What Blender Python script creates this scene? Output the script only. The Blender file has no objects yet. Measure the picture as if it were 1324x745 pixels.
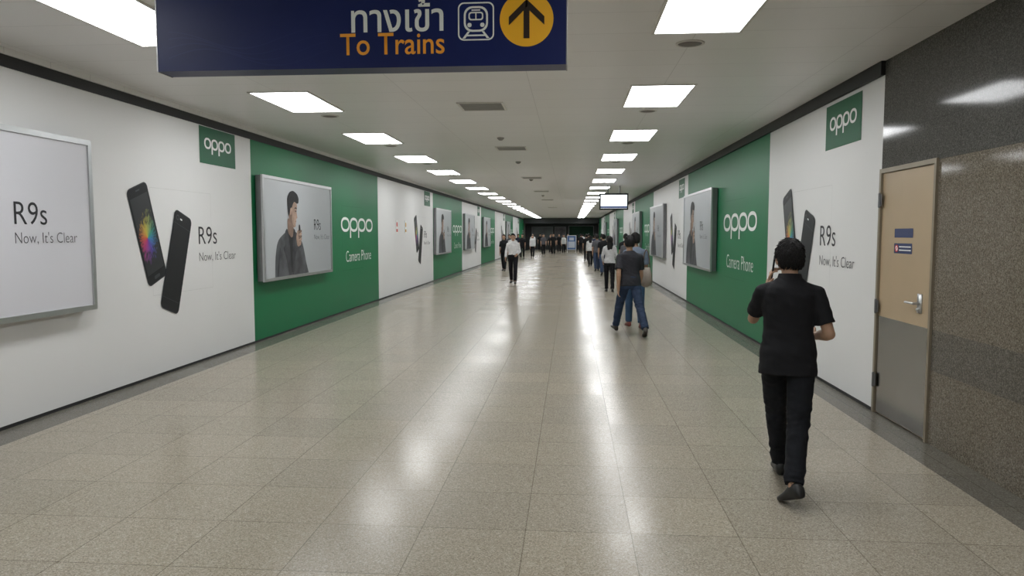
import bpy, math, random
from mathutils import Vector, Matrix, noise
from mathutils.geometry import tessellate_polygon
random.seed(4)
S=bpy.context.scene
COL=bpy.context.collection
try:
    S.view_settings.view_transform='Standard'; S.view_settings.look='None'
except Exception as e: print(e)
V=Vector
# ------------------------------------------------------------------ materials
MC={}
def mat(key,c,rough=.5,metal=0.,var=.06,scale=8.,bump=0.,bscale=60.,coat=0.,spec=.5):
    if key in MC: return MC[key]
    m=bpy.data.materials.new(key); m.use_nodes=True; nt=m.node_tree; n=nt.nodes; l=nt.links
    b=n['Principled BSDF']; b.inputs['Roughness'].default_value=rough; b.inputs['Metallic'].default_value=metal
    b.inputs['Coat Weight'].default_value=coat; b.inputs['Specular IOR Level'].default_value=spec
    tc=n.new('ShaderNodeTexCoord'); nz=n.new('ShaderNodeTexNoise'); nz.inputs['Scale'].default_value=scale; nz.inputs['Detail'].default_value=4
    l.new(tc.outputs['Object'],nz.inputs['Vector'])
    r=n.new('ShaderNodeValToRGB'); r.color_ramp.elements[0].position=.3; r.color_ramp.elements[1].position=.7
    r.color_ramp.elements[0].color=[x*(1-var) for x in c]+[1]; r.color_ramp.elements[1].color=[min(1,x*(1+var)) for x in c]+[1]
    l.new(nz.outputs['Fac'],r.inputs['Fac']); l.new(r.outputs['Color'],b.inputs['Base Color'])
    if bump>0:
        n2=n.new('ShaderNodeTexNoise'); n2.inputs['Scale'].default_value=bscale; l.new(tc.outputs['Object'],n2.inputs['Vector'])
        bp=n.new('ShaderNodeBump'); bp.inputs['Strength'].default_value=bump; bp.inputs['Distance'].default_value=.01
        l.new(n2.outputs['Fac'],bp.inputs['Height']); l.new(bp.outputs['Normal'],b.inputs['Normal'])
    MC[key]=m; return m
def emis(key,c,st):
    if key in MC: return MC[key]
    m=bpy.data.materials.new(key); m.use_nodes=True; nt=m.node_tree; n=nt.nodes; l=nt.links
    b=n['Principled BSDF']; b.inputs['Base Color'].default_value=(.8,.8,.8,1)
    tc=n.new('ShaderNodeTexCoord'); nz=n.new('ShaderNodeTexNoise'); nz.inputs['Scale'].default_value=3
    l.new(tc.outputs['Object'],nz.inputs['Vector'])
    r=n.new('ShaderNodeValToRGB'); r.color_ramp.elements[0].color=[x*.97 for x in c]+[1]; r.color_ramp.elements[1].color=list(c)+[1]
    l.new(nz.outputs['Fac'],r.inputs['Fac']); l.new(r.outputs['Color'],b.inputs['Emission Color']); b.inputs['Emission Strength'].default_value=st
    MC[key]=m; return m
def math_node(nt,op,a,b=None,c=None):
    n=nt.nodes.new('ShaderNodeMath'); n.operation=op
    for i,x in enumerate((a,b,c)):
        if x is None: continue
        if isinstance(x,(int,float)): n.inputs[i].default_value=x
        else: nt.links.new(x,n.inputs[i])
    return n.outputs[0]
def mixc(nt,f,a,b,bt='MIX'):
    n=nt.nodes.new('ShaderNodeMix'); n.data_type='RGBA'; n.blend_type=bt
    for s,x in ((0,f),(6,a),(7,b)):
        if isinstance(x,(int,float)): n.inputs[s].default_value=x
        elif isinstance(x,tuple): n.inputs[s].default_value=x
        else: nt.links.new(x,n.inputs[s])
    return n.outputs[2]
def ramp(nt,f,els):
    r=nt.nodes.new('ShaderNodeValToRGB'); e=r.color_ramp.elements
    e[0].position=els[0][0]; e[0].color=els[0][1]; e[1].position=els[-1][0]; e[1].color=els[-1][1]
    for p,c in els[1:-1]:
        k=e.new(p); k.color=c
    nt.links.new(f,r.inputs['Fac']); return r.outputs['Color']
def grains(nt,P,scale,els):
    vo=nt.nodes.new('ShaderNodeTexVoronoi'); vo.inputs['Scale'].default_value=scale; nt.links.new(P,vo.inputs['Vector'])
    sv=nt.nodes.new('ShaderNodeSeparateColor'); nt.links.new(vo.outputs['Color'],sv.inputs[0])
    nz=nt.nodes.new('ShaderNodeTexNoise'); nz.inputs['Scale'].default_value=scale*.35; nz.inputs['Detail'].default_value=3; nt.links.new(P,nz.inputs['Vector'])
    f=math_node(nt,'ADD',math_node(nt,'MULTIPLY',sv.outputs[0],.65),math_node(nt,'MULTIPLY',nz.outputs['Fac'],.35))
    return ramp(nt,f,els),f
def floor_mat():
    m=bpy.data.materials.new('terrazzo_floor'); m.use_nodes=True; nt=m.node_tree; n=nt.nodes; l=nt.links; b=n['Principled BSDF']
    g=n.new('ShaderNodeNewGeometry'); sx=n.new('ShaderNodeSeparateXYZ'); l.new(g.outputs['Position'],sx.inputs[0]); P=g.outputs['Position']
    c1,_=grains(nt,P,170,[(.10,(.185,.160,.120,1)),(.32,(.300,.265,.208,1)),(.6,(.355,.317,.254,1)),(.85,(.48,.44,.365,1))])
    br=n.new('ShaderNodeTexBrick'); br.offset=0.; br.inputs['Scale'].default_value=1; br.inputs['Brick Width'].default_value=.6; br.inputs['Row Height'].default_value=.6
    br.inputs['Mortar Size'].default_value=.003; br.inputs['Mortar Smooth'].default_value=.1; br.inputs['Bias'].default_value=0
    br.inputs['Color1'].default_value=(.90,.90,.90,1); br.inputs['Color2'].default_value=(1.04,1.03,1.02,1); br.inputs['Mortar'].default_value=(.56,.54,.52,1)
    mp=n.new('ShaderNodeMapping'); mp.inputs['Location'].default_value=(.25,.1,0); l.new(P,mp.inputs[0]); l.new(mp.outputs[0],br.inputs['Vector'])
    c=mixc(nt,1.,c1,br.outputs['Color'],'MULTIPLY')
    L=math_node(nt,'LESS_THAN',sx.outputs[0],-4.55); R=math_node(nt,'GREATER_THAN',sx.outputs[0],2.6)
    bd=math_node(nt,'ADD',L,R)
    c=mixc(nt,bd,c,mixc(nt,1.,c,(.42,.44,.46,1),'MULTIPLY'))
    l.new(c,b.inputs['Base Color'])
    sr=n.new('ShaderNodeSeparateColor'); l.new(br.outputs['Color'],sr.inputs[0])
    rr=n.new('ShaderNodeMapRange'); rr.inputs[1].default_value=.9; rr.inputs[2].default_value=1.05; rr.inputs[3].default_value=.26; rr.inputs[4].default_value=.17; l.new(sr.outputs[0],rr.inputs[0]); l.new(rr.outputs[0],b.inputs['Roughness'])
    b.inputs['Specular IOR Level'].default_value=.12
    wn=n.new('ShaderNodeTexNoise'); wn.inputs['Scale'].default_value=1.4; l.new(P,wn.inputs['Vector'])
    bp=n.new('ShaderNodeBump'); bp.inputs['Strength'].default_value=.03; bp.inputs['Distance'].default_value=.02; l.new(wn.outputs['Fac'],bp.inputs['Height']); l.new(bp.outputs[0],b.inputs['Normal'])
    return m
def granite_mat():
    m=bpy.data.materials.new('polished_granite'); m.use_nodes=True; nt=m.node_tree; n=nt.nodes; l=nt.links; b=n['Principled BSDF']
    g=n.new('ShaderNodeNewGeometry'); P=g.outputs['Position']; sx=n.new('ShaderNodeSeparateXYZ'); l.new(P,sx.inputs[0])
    warm,f_=grains(nt,P,140,[(.12,(.072,.060,.044,1)),(.35,(.130,.110,.083,1)),(.6,(.172,.149,.115,1)),(.85,(.26,.23,.185,1))])
    cold=ramp(nt,f_,[(.12,(.042,.042,.039,1)),(.35,(.070,.069,.063,1)),(.6,(.092,.090,.083,1)),(.85,(.14,.137,.127,1))])
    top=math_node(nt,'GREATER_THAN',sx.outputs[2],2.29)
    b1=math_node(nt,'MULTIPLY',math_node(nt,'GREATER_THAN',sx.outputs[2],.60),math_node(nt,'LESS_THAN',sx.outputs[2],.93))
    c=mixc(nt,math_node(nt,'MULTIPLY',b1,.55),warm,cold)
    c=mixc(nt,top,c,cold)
    def joint(s,per,w,ph=0.):
        x=math_node(nt,'FRACT',math_node(nt,'DIVIDE',math_node(nt,'ADD',s,ph),per)); return math_node(nt,'LESS_THAN',x,w/per)
    jz=math_node(nt,'LESS_THAN',math_node(nt,'ABSOLUTE',math_node(nt,'SUBTRACT',sx.outputs[2],2.29)),.003)
    jz2=math_node(nt,'LESS_THAN',math_node(nt,'ABSOLUTE',math_node(nt,'SUBTRACT',sx.outputs[2],2.62)),.003)
    jy=joint(sx.outputs[1],1.2,.005,.2)
    j=math_node(nt,'MINIMUM',math_node(nt,'ADD',math_node(nt,'ADD',jz,jz2),jy),1.)
    c=mixc(nt,math_node(nt,'MULTIPLY',j,.5),c,(.04,.04,.038,1)); l.new(c,b.inputs['Base Color'])
    b.inputs['Roughness'].default_value=.085; b.inputs['Specular IOR Level'].default_value=.10
    return m
def ceiling_mat():
    m=bpy.data.materials.new('ceiling_panel'); m.use_nodes=True; nt=m.node_tree; n=nt.nodes; l=nt.links; b=n['Principled BSDF']
    g=n.new('ShaderNodeNewGeometry'); P=g.outputs['Position']
    br=n.new('ShaderNodeTexBrick'); br.offset=0; br.inputs['Scale'].default_value=1; br.inputs['Brick Width'].default_value=1.44; br.inputs['Row Height'].default_value=.57
    br.inputs['Mortar Size'].default_value=.003; br.inputs['Mortar Smooth'].default_value=.2
    br.inputs['Color1'].default_value=(.82,.82,.82,1); br.inputs['Color2'].default_value=(.84,.84,.84,1); br.inputs['Mortar'].default_value=(.60,.60,.60,1)
    mp=n.new('ShaderNodeMapping'); mp.inputs['Location'].default_value=(.45,.2,0); l.new(P,mp.inputs[0]); l.new(mp.outputs[0],br.inputs['Vector'])
    l.new(br.outputs['Color'],b.inputs['Base Color']); b.inputs['Roughness'].default_value=.38
    return m
def screen_mat():
    m=bpy.data.materials.new('colour_burst'); m.use_nodes=True; nt=m.node_tree; n=nt.nodes; l=nt.links; b=n['Principled BSDF']
    tc=n.new('ShaderNodeTexCoord'); sx=n.new('ShaderNodeSeparateXYZ'); l.new(tc.outputs['Object'],sx.inputs[0])
    x=sx.outputs[0]; z=math_node(nt,'ADD',sx.outputs[2],.04)
    an=math_node(nt,'ARCTAN2',z,x); rr=math_node(nt,'SQRT',math_node(nt,'ADD',math_node(nt,'MULTIPLY',x,x),math_node(nt,'MULTIPLY',math_node(nt,'MULTIPLY',z,z),.4)))
    t=math_node(nt,'ADD',math_node(nt,'DIVIDE',an,6.2832),.5)
    c=ramp(nt,t,[(0,(.55,.10,.03,1)),(.15,(.45,.03,.15,1)),(.32,(.10,.05,.35,1)),(.48,(.03,.2,.42,1)),(.63,(.03,.3,.2,1)),(.8,(.5,.42,.05,1)),(1,(.55,.10,.03,1))])
    cv=n.new('ShaderNodeCombineXYZ'); l.new(math_node(nt,'MULTIPLY',t,26.),cv.inputs[0]); l.new(math_node(nt,'MULTIPLY',rr,14.),cv.inputs[1])
    nz=n.new('ShaderNodeTexNoise'); nz.inputs['Scale'].default_value=1.6; nz.inputs['Detail'].default_value=3; l.new(cv.outputs[0],nz.inputs['Vector'])
    lim=math_node(nt,'MULTIPLY',nz.outputs['Fac'],.36)
    k=math_node(nt,'SUBTRACT',1.,math_node(nt,'DIVIDE',rr,lim))
    k=math_node(nt,'MAXIMUM',math_node(nt,'MINIMUM',math_node(nt,'MULTIPLY',k,1.8),1.),0.)
    l.new(mixc(nt,k,(.012,.014,.017,1),c),b.inputs['Base Color']); b.inputs['Roughness'].default_value=.4
    return m
def grad_mat(key,c1,c2,z0,z1):
    m=bpy.data.materials.new(key); m.use_nodes=True; nt=m.node_tree; n=nt.nodes; l=nt.links; b=n['Principled BSDF']
    tc=n.new('ShaderNodeTexCoord'); sx=n.new('ShaderNodeSeparateXYZ'); l.new(tc.outputs['Object'],sx.inputs[0])
    mr=n.new('ShaderNodeMapRange'); mr.inputs[1].default_value=z0; mr.inputs[2].default_value=z1; l.new(sx.outputs[0],mr.inputs[0])
    l.new(mixc(nt,mr.outputs[0],c1,c2),b.inputs['Base Color']); b.inputs['Roughness'].default_value=.35; return m

M_FLOOR=floor_mat(); M_GRAN=granite_mat(); M_CEIL=ceiling_mat(); M_BURST=screen_mat()
M_WHITE=mat('white_vinyl',(.73,.73,.725),.42,var=.015,scale=.7,spec=.3)
M_GREEN=mat('green_vinyl',(.006,.160,.060),.42,var=.03,scale=.7,spec=.2)
M_LOGOG=mat('logo_green',(.004,.105,.042),.45,var=.03,spec=.2)
M_BLACKSTRIP=mat('black_strip',(.012,.012,.013),.6)
M_WALL=mat('plain_wall',(.5,.5,.48),.6)
M_INK=mat('dark_ink',(.035,.035,.04),.5,spec=.2); M_GREYINK=mat('grey_ink',(.12,.12,.13),.5,spec=.2)
M_WINK=mat('white_ink',(.82,.84,.82),.4,var=.02)
M_SEAM=mat('seam_line',(.62,.62,.61),.5); M_SEAMG=mat('seam_line_green',(.005,.13,.05),.5,spec=.2)
M_PHONE=mat('phone_black',(.012,.013,.015),.45,spec=.25); M_PHONE2=mat('phone_edge',(.045,.05,.055),.4,spec=.3)
M_ALU=mat('aluminium',(.55,.56,.57),.3,metal=.9,var=.04); M_ALUD=mat('dark_aluminium',(.22,.22,.23),.35,metal=.8)
M_POSTW=mat('poster_white',(.64,.64,.68),.3,var=.02,scale=1,spec=.3)
M_POSTG=grad_mat('poster_grey_gradient',(.48,.50,.52,1),(.36,.38,.40,1),0,3.3)
M_LIGHT=emis('light_diffuser',(.97,.985,1.),15.)
M_NAVY=mat('navy_sign',(.008,.016,.095),.35,var=.12,scale=2,spec=.2)
M_YEL=mat('sign_yellow',(.90,.45,.01),.4,var=.02); M_ORG=mat('sign_orange',(.95,.38,.03),.4,var=.02)
M_DBROWN=mat('arrow_dark',(.03,.02,.015),.4,spec=.2)

# ------------------------------------------------------------------ helpers
def link(o,parent=None,loc=None):
    COL.objects.link(o)
    if parent: o.parent=parent
    if loc is not None: o.location=loc
    return o
def tag(o,label,cat,group=None):
    o['label']=label; o['category']=cat
    if group: o['group']=group
    return o
def struct(o): o['kind']='structure'; return o
def empty(name,loc,rz=0.):
    o=bpy.data.objects.new(name,None); o.empty_display_size=.1; COL.objects.link(o); o.location=loc; o.rotation_euler=(0,0,rz); return o
def mesh(name,vs,fs,mats,mi=None,parent=None,smooth=False,loc=None):
    me=bpy.data.meshes.new(name); me.from_pydata([tuple(v) for v in vs],[],fs)
    for m in (mats if isinstance(mats,(list,tuple)) else [mats]): me.materials.append(m)
    if mi: me.polygons.foreach_set('material_index',mi)
    if smooth: me.polygons.foreach_set('use_smooth',[True]*len(me.polygons))
    me.update(); return link(bpy.data.objects.new(name,me),parent,loc)
class B:
    def __init__(s): s.v=[]; s.f=[]; s.m=[]
    def add(s,vs,fs,mi=0):
        o=len(s.v); s.v+= [V(x) for x in vs]; s.f+=[tuple(i+o for i in f) for f in fs]; s.m+=[mi]*len(fs)
    def box(s,a,b,mi=0):
        x0,y0,z0=a;x1,y1,z1=b
        s.add([(x0,y0,z0),(x1,y0,z0),(x1,y1,z0),(x0,y1,z0),(x0,y0,z1),(x1,y0,z1),(x1,y1,z1),(x0,y1,z1)],
              [(3,2,1,0),(4,5,6,7),(0,1,5,4),(1,2,6,5),(2,3,7,6),(3,0,4,7)],mi)
    def poly(s,loops,y,mi=0):
        L=[[V((p[0],p[1],0)) for p in lp] for lp in loops]; tr=tessellate_polygon(L); pts=[p for lp in L for p in lp]
        s.add([(p.x,y,p.y) for p in pts],[tuple(t) for t in tr],mi)
    def rings(s,R,closed0=True,closed1=True,mi=0):
        n=len(R[0]); vs=[p for r in R for p in r]; fs=[]
        for i in range(len(R)-1):
            for j in range(n):
                k=(j+1)%n; fs.append((i*n+j,i*n+k,(i+1)*n+k,(i+1)*n+j))
        if closed0: fs.append(tuple(reversed(range(n))))
        if closed1: fs.append(tuple((len(R)-1)*n+j for j in range(n)))
        s.add(vs,fs,mi)
    def capsule(s,p,q,r1,r2,c1=True,c2=True,n=12,flat=1.,up=None):
        p=V(p);q=V(q);d=(q-p); L=d.length
        if L<1e-6: return
        d/=L; u=V(up) if up else V((0,0,1))
        if abs(d.dot(u))>.95: u=V((0,1,0))
        a=d.cross(u).normalized(); b=a.cross(d).normalized(); R=[]
        def ring(c,r): return [c+a*(math.cos(t)*r)+b*(math.sin(t)*r*flat) for t in [2*math.pi*i/n for i in range(n)]]
        if c1:
            for k in (80,50,25): R.append(ring(p-d*r1*math.sin(math.radians(k)),r1*math.cos(math.radians(k))))
        R.append(ring(p,r1)); R.append(ring((p+q)/2,(r1+r2)/2)); R.append(ring(q,r2))
        if c2:
            for k in (25,50,80): R.append(ring(q+d*r2*math.sin(math.radians(k)),r2*math.cos(math.radians(k))))
        s.rings(R)
    def ell(s,c,r,rot=None,fn=None,nu=20,nv=14):
        c=V(c);R=[]
        for i in range(1,nv):
            ph=-math.pi/2+math.pi*i/nv; ring=[]
            for j in range(nu):
                th=2*math.pi*j/nu; d=V((math.cos(ph)*math.cos(th),math.cos(ph)*math.sin(th),math.sin(ph)))
                k=fn(d) if fn else V((1,1,1))
                if not isinstance(k,Vector): k=V((k,k,k))
                p=V((d.x*r[0]*k.x,d.y*r[1]*k.y,d.z*r[2]*k.z))
                if rot: p=rot@p
                ring.append(c+p)
            R.append(ring)
        s.rings(R)
def obj_from(b,name,mats,parent=None,smooth=False): return mesh(name,b.v,b.f,mats,b.m,parent,smooth)
def boxobj(name,a,b,m,parent=None):
    x=B(); x.box(a,b); return obj_from(x,name,m,parent)
def remesh(b,name,m,vox,parent=None,smooth=3,folds=None,extra=None):
    me=bpy.data.meshes.new(name+'_t'); me.from_pydata([tuple(v) for v in b.v],[],b.f)
    o=bpy.data.objects.new(name+'_t',me); COL.objects.link(o)
    r=o.modifiers.new('r','REMESH'); r.mode='VOXEL'; r.voxel_size=vox
    if smooth:
        s=o.modifiers.new('s','SMOOTH'); s.iterations=smooth; s.factor=.5
    dg=bpy.context.evaluated_depsgraph_get(); ev=o.evaluated_get(dg)
    nm=bpy.data.meshes.new_from_object(ev); bpy.data.objects.remove(o); bpy.data.meshes.remove(me)
    if extra:
        vs=[v.co.copy() for v in nm.vertices]; fs=[tuple(p.vertices) for p in nm.polygons]; o_=len(vs)
        vs+=extra.v; fs+=[tuple(i+o_ for i in f) for f in extra.f]
        bpy.data.meshes.remove(nm); nm=bpy.data.meshes.new(name); nm.from_pydata([tuple(v) for v in vs],[],fs)
    nm.name=name; nm.materials.clear(); nm.materials.append(m)
    if folds:
        nn=[v.normal.copy() for v in nm.vertices]
        for v,q in zip(nm.vertices,nn): v.co=v.co+q*folds(v.co)
    nm.polygons.foreach_set('use_smooth',[True]*len(nm.polygons)); nm.update()
    return link(bpy.data.objects.new(name,nm),parent)
def text(parent,body,x,z,w,h,m,off,name='lettering',thin=0.):
    c=bpy.data.curves.new('t','FONT'); c.body=body; c.offset=thin; c.resolution_u=4
    o=bpy.data.objects.new('t',c); COL.objects.link(o); dg=bpy.context.evaluated_depsgraph_get()
    me=bpy.data.meshes.new_from_object(o.evaluated_get(dg)); bpy.data.objects.remove(o)
    xs=[v.co.x for v in me.vertices]; ys=[v.co.y for v in me.vertices]
    if not xs: return None
    x0,x1,y0,y1=min(xs),max(xs),min(ys),max(ys)
    if w is None: w=(x1-x0)*h/(y1-y0)
    for v in me.vertices: v.co=V((x+(v.co.x-x0)/(x1-x0)*w,-off,z+(v.co.y-y0)/(y1-y0)*h))
    me.materials.clear(); me.materials.append(m); me.name=name
    return link(bpy.data.objects.new(name,me),parent)
def sup(cx,cz,rx,rz,n=36,e=2.3):
    P=[]
    for i in range(n):
        t=2*math.pi*i/n; c,s=math.cos(t),math.sin(t)
        P.append((cx+rx*math.copysign(abs(c)**(2/e),c),cz+rz*math.copysign(abs(s)**(2/e),s)))
    return P
def rrect(x0,z0,x1,z1,r,n=5):
    P=[]
    for cx,cz,a in ((x1-r,z0+r,-90),(x1-r,z1-r,0),(x0+r,z1-r,90),(x0+r,z0+r,180)):
        for i in range(n+1):
            t=math.radians(a+90*i/n); P.append((cx+r*math.cos(t),cz+r*math.sin(t)))
    return P
def rotp(P,c,deg):
    a=math.radians(deg); return [(c[0]+(x-c[0])*math.cos(a)-(z-c[1])*math.sin(a),c[1]+(x-c[0])*math.sin(a)+(z-c[1])*math.cos(a)) for x,z in P]
def chaikin(P,keep,it=2):
    for _ in range(it):
        Q=[]; n=len(P)
        for i in range(n):
            a,b=P[i],P[(i+1)%n]
            if abs(a[1]-keep)<1e-6: Q.append(a)
            else: Q.append((a[0]*.8+b[0]*.2,a[1]*.8+b[1]*.2))
            if abs(b[1]-keep)>1e-6: Q.append((a[0]*.2+b[0]*.8,a[1]*.2+b[1]*.8))
        P=Q
    return P
def oval_logo(parent,x,z,w,h,m,off,name='lettering'):
    b=B(); lw=w*.243; gap=(w-4*lw)/3; t=h*.18
    for i in range(4):
        cx=x+lw/2+i*(lw+gap); b.poly([sup(cx,z+h/2,lw/2,h/2),sup(cx,z+h/2,lw/2-t*1.35,h/2-t)],-off)
        if i in (1,2):
            sx=x+i*(lw+gap); b.poly([[(sx,z-h*.42),(sx+t*1.35,z-h*.42),(sx+t*1.35,z+h*.5),(sx,z+h*.5)]],-off-.0004)
    return obj_from(b,name,m,parent)

# ------------------------------------------------------------------ room shell
LX=-4.9; RX=2.9; CH=3.3; YB=-7.; YE=80.
def plane_box(name,a,b,m): return struct(boxobj(name,a,b,m))
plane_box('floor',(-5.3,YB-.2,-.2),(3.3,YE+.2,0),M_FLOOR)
plane_box('ceiling',(-5.3,YB-.2,CH),(3.3,YE+.2,CH+.2),M_CEIL)
plane_box('wall_left',(-5.2,YB,0),(-4.94,YE,CH),M_WALL)
plane_box('wall_right',(2.94,7.2,0),(3.2,YE,CH),M_WALL)
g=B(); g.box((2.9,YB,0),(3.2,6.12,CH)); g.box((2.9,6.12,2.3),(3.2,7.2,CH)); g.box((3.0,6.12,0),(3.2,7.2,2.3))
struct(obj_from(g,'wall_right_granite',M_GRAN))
plane_box('wall_back',(-5.2,YB-.15,0),(3.2,YB,CH),M_WALL)
M_END=mat('dark_end_wall',(.03,.032,.034),.5)
plane_box('wall_front',(-5.2,YE,0),(3.2,YE+.15,CH),M_END)
plane_box('trim_1',(-4.94,YB,3.14),(-4.885,YE,3.245),M_BLACKSTRIP)
plane_box('trim_4',(-4.94,YB,3.245),(-4.86,YE,CH),M_CEIL)
plane_box('trim_2',(2.86,7.2,3.17),(2.94,YE,CH),M_BLACKSTRIP)
plane_box('trim_3',(-4.94,76,2.75),(2.94,76.3,CH),M_END)
plane_box('baseboard_left',(-4.94,YB,0),(-4.895,YE,.03),M_BLACKSTRIP)
plane_box('baseboard_right',(2.895,7.2,0),(2.94,YE,.03),M_BLACKSTRIP)

# ------------------------------------------------------------------ wall banners
def side(kind,ystart):
    """local frame: x = reading direction, z up, -y towards the corridor"""
    return ((LX,ystart,0),math.pi/2) if kind=='L' else ((RX,ystart,0),-math.pi/2)
def phone_art(parent,x0):
    for k,(cx,cz,ang,w,h) in enumerate(((.39,1.69,19,.42,1.17),(1.00,1.35,-19,.42,1.26))):
        c=(0,0)
        b=B(); b.poly([rotp(rrect(-w/2,-h/2,w/2,h/2,.07),c,ang)],0,0)
        b.poly([rotp(rrect(-w/2+.012,-h/2+.012,w/2-.012,h/2-.012,.06),c,ang)],-.0015,1)
        if k==0:
            b.poly([rotp([(-w/2+.03,-h/2+.13),(w/2-.03,-h/2+.13),(w/2-.03,h/2-.12),(-w/2+.03,h/2-.12)],c,ang)],-.003,2)
            b.poly([rotp(rrect(-.06,-h/2+.045,.06,-h/2+.085,.019),c,ang)],-.003,0)
            b.poly([rotp(rrect(-.04,h/2-.065,.04,h/2-.05,.007),c,ang)],-.003,0)
        else:
            b.poly([rotp(sup(-w/2+.08,h/2-.09,.035,.035,20),c,ang)],-.003,0)
            b.poly([rotp(sup(-w/2+.08,h/2-.09,.02,.02,20),c,ang)],-.004,1)
            b.poly([rotp(rrect(-w/2+.14,h/2-.1,-w/2+.19,h/2-.08,.009),c,ang)],-.003,3)
            for zz in (h/2-.17,-h/2+.14): b.poly([rotp([(-w/2+.01,zz),(w/2-.01,zz),(w/2-.01,zz+.005),(-w/2+.01,zz+.005)],c,ang)],-.003,0)
        o=obj_from(b,'phone_picture',[M_PHONE2,M_PHONE,M_BURST,M_WINK],parent); o.location=(x0+cx,-.004-.003*k,cz)
def banner(kind,ys,ye,white,label,arts=True):
    ln=abs(ye-ys); loc,rz=side(kind,ys); root=empty('advertising_banner',loc,rz)
    tag(root,label,'wall banner','advertising banners along the corridor')
    top=3.14 if kind=='L' else 3.17
    boxobj('banner_panel',(0,0,.03),(ln,.038,top),M_WHITE if white else M_GREEN,root)
    sm=B(); 
    def line(x0,z0,x1,z1,t=.003):
        if abs(x1-x0)>abs(z1-z0): sm.poly([[(x0,z0-t),(x1,z0-t),(x1,z0+t),(x0,z0+t)]],-.002)
        else: sm.poly([[(x0-t,z0),(x0+t,z0),(x0+t,z1),(x0-t,z1)]],-.002)
    if white:
        e=ln
        a,b_=e-2.75,e-1.3
        line(a,2.24,b_,2.24);line(a,.97,b_,.97);line(a,.97,a,2.24);line(b_,.97,b_,2.24)
        obj_from(sm,'seam',M_SEAM,root)
        if arts:
            phone_art(root,e-3.22)
            text(root,'R9s',e-1.65,1.56,.50,.235,M_INK,.003,thin=-.004)
            text(root,"Now, It's Clear",e-1.65,1.32,1.06,.135,M_GREYINK,.003,thin=-.010)
            lg=B(); lg.poly([[(e-1.56,2.64),(e-.52,2.64),(e-.52,3.13),(e-1.56,3.13)]],-.003)
            obj_from(lg,'logo_panel',M_LOGOG,root)
            oval_logo(root,e-1.43,2.84,.78,.15,M_WINK,.005)
    else:
        line(ln*.6,.9,ln*.6+1.6,.9);line(ln*.6,2.3,ln*.6+1.6,2.3);line(ln*.6,.9,ln*.6,2.3);line(ln*.6+1.6,.9,ln*.6+1.6,2.3)
        obj_from(sm,'seam',M_SEAMG,root)
        oval_logo(root,4.4,1.74,2.5,.32,M_WINK,.004)
        text(root,'Camera Phone',4.72,1.08,2.0,.24,M_WINK,.004,thin=-.012)
    return root
def artm(k,c,v=.06,s=8): return mat('art_'+k,c,.5,spec=.2,var=v,scale=s)
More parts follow.
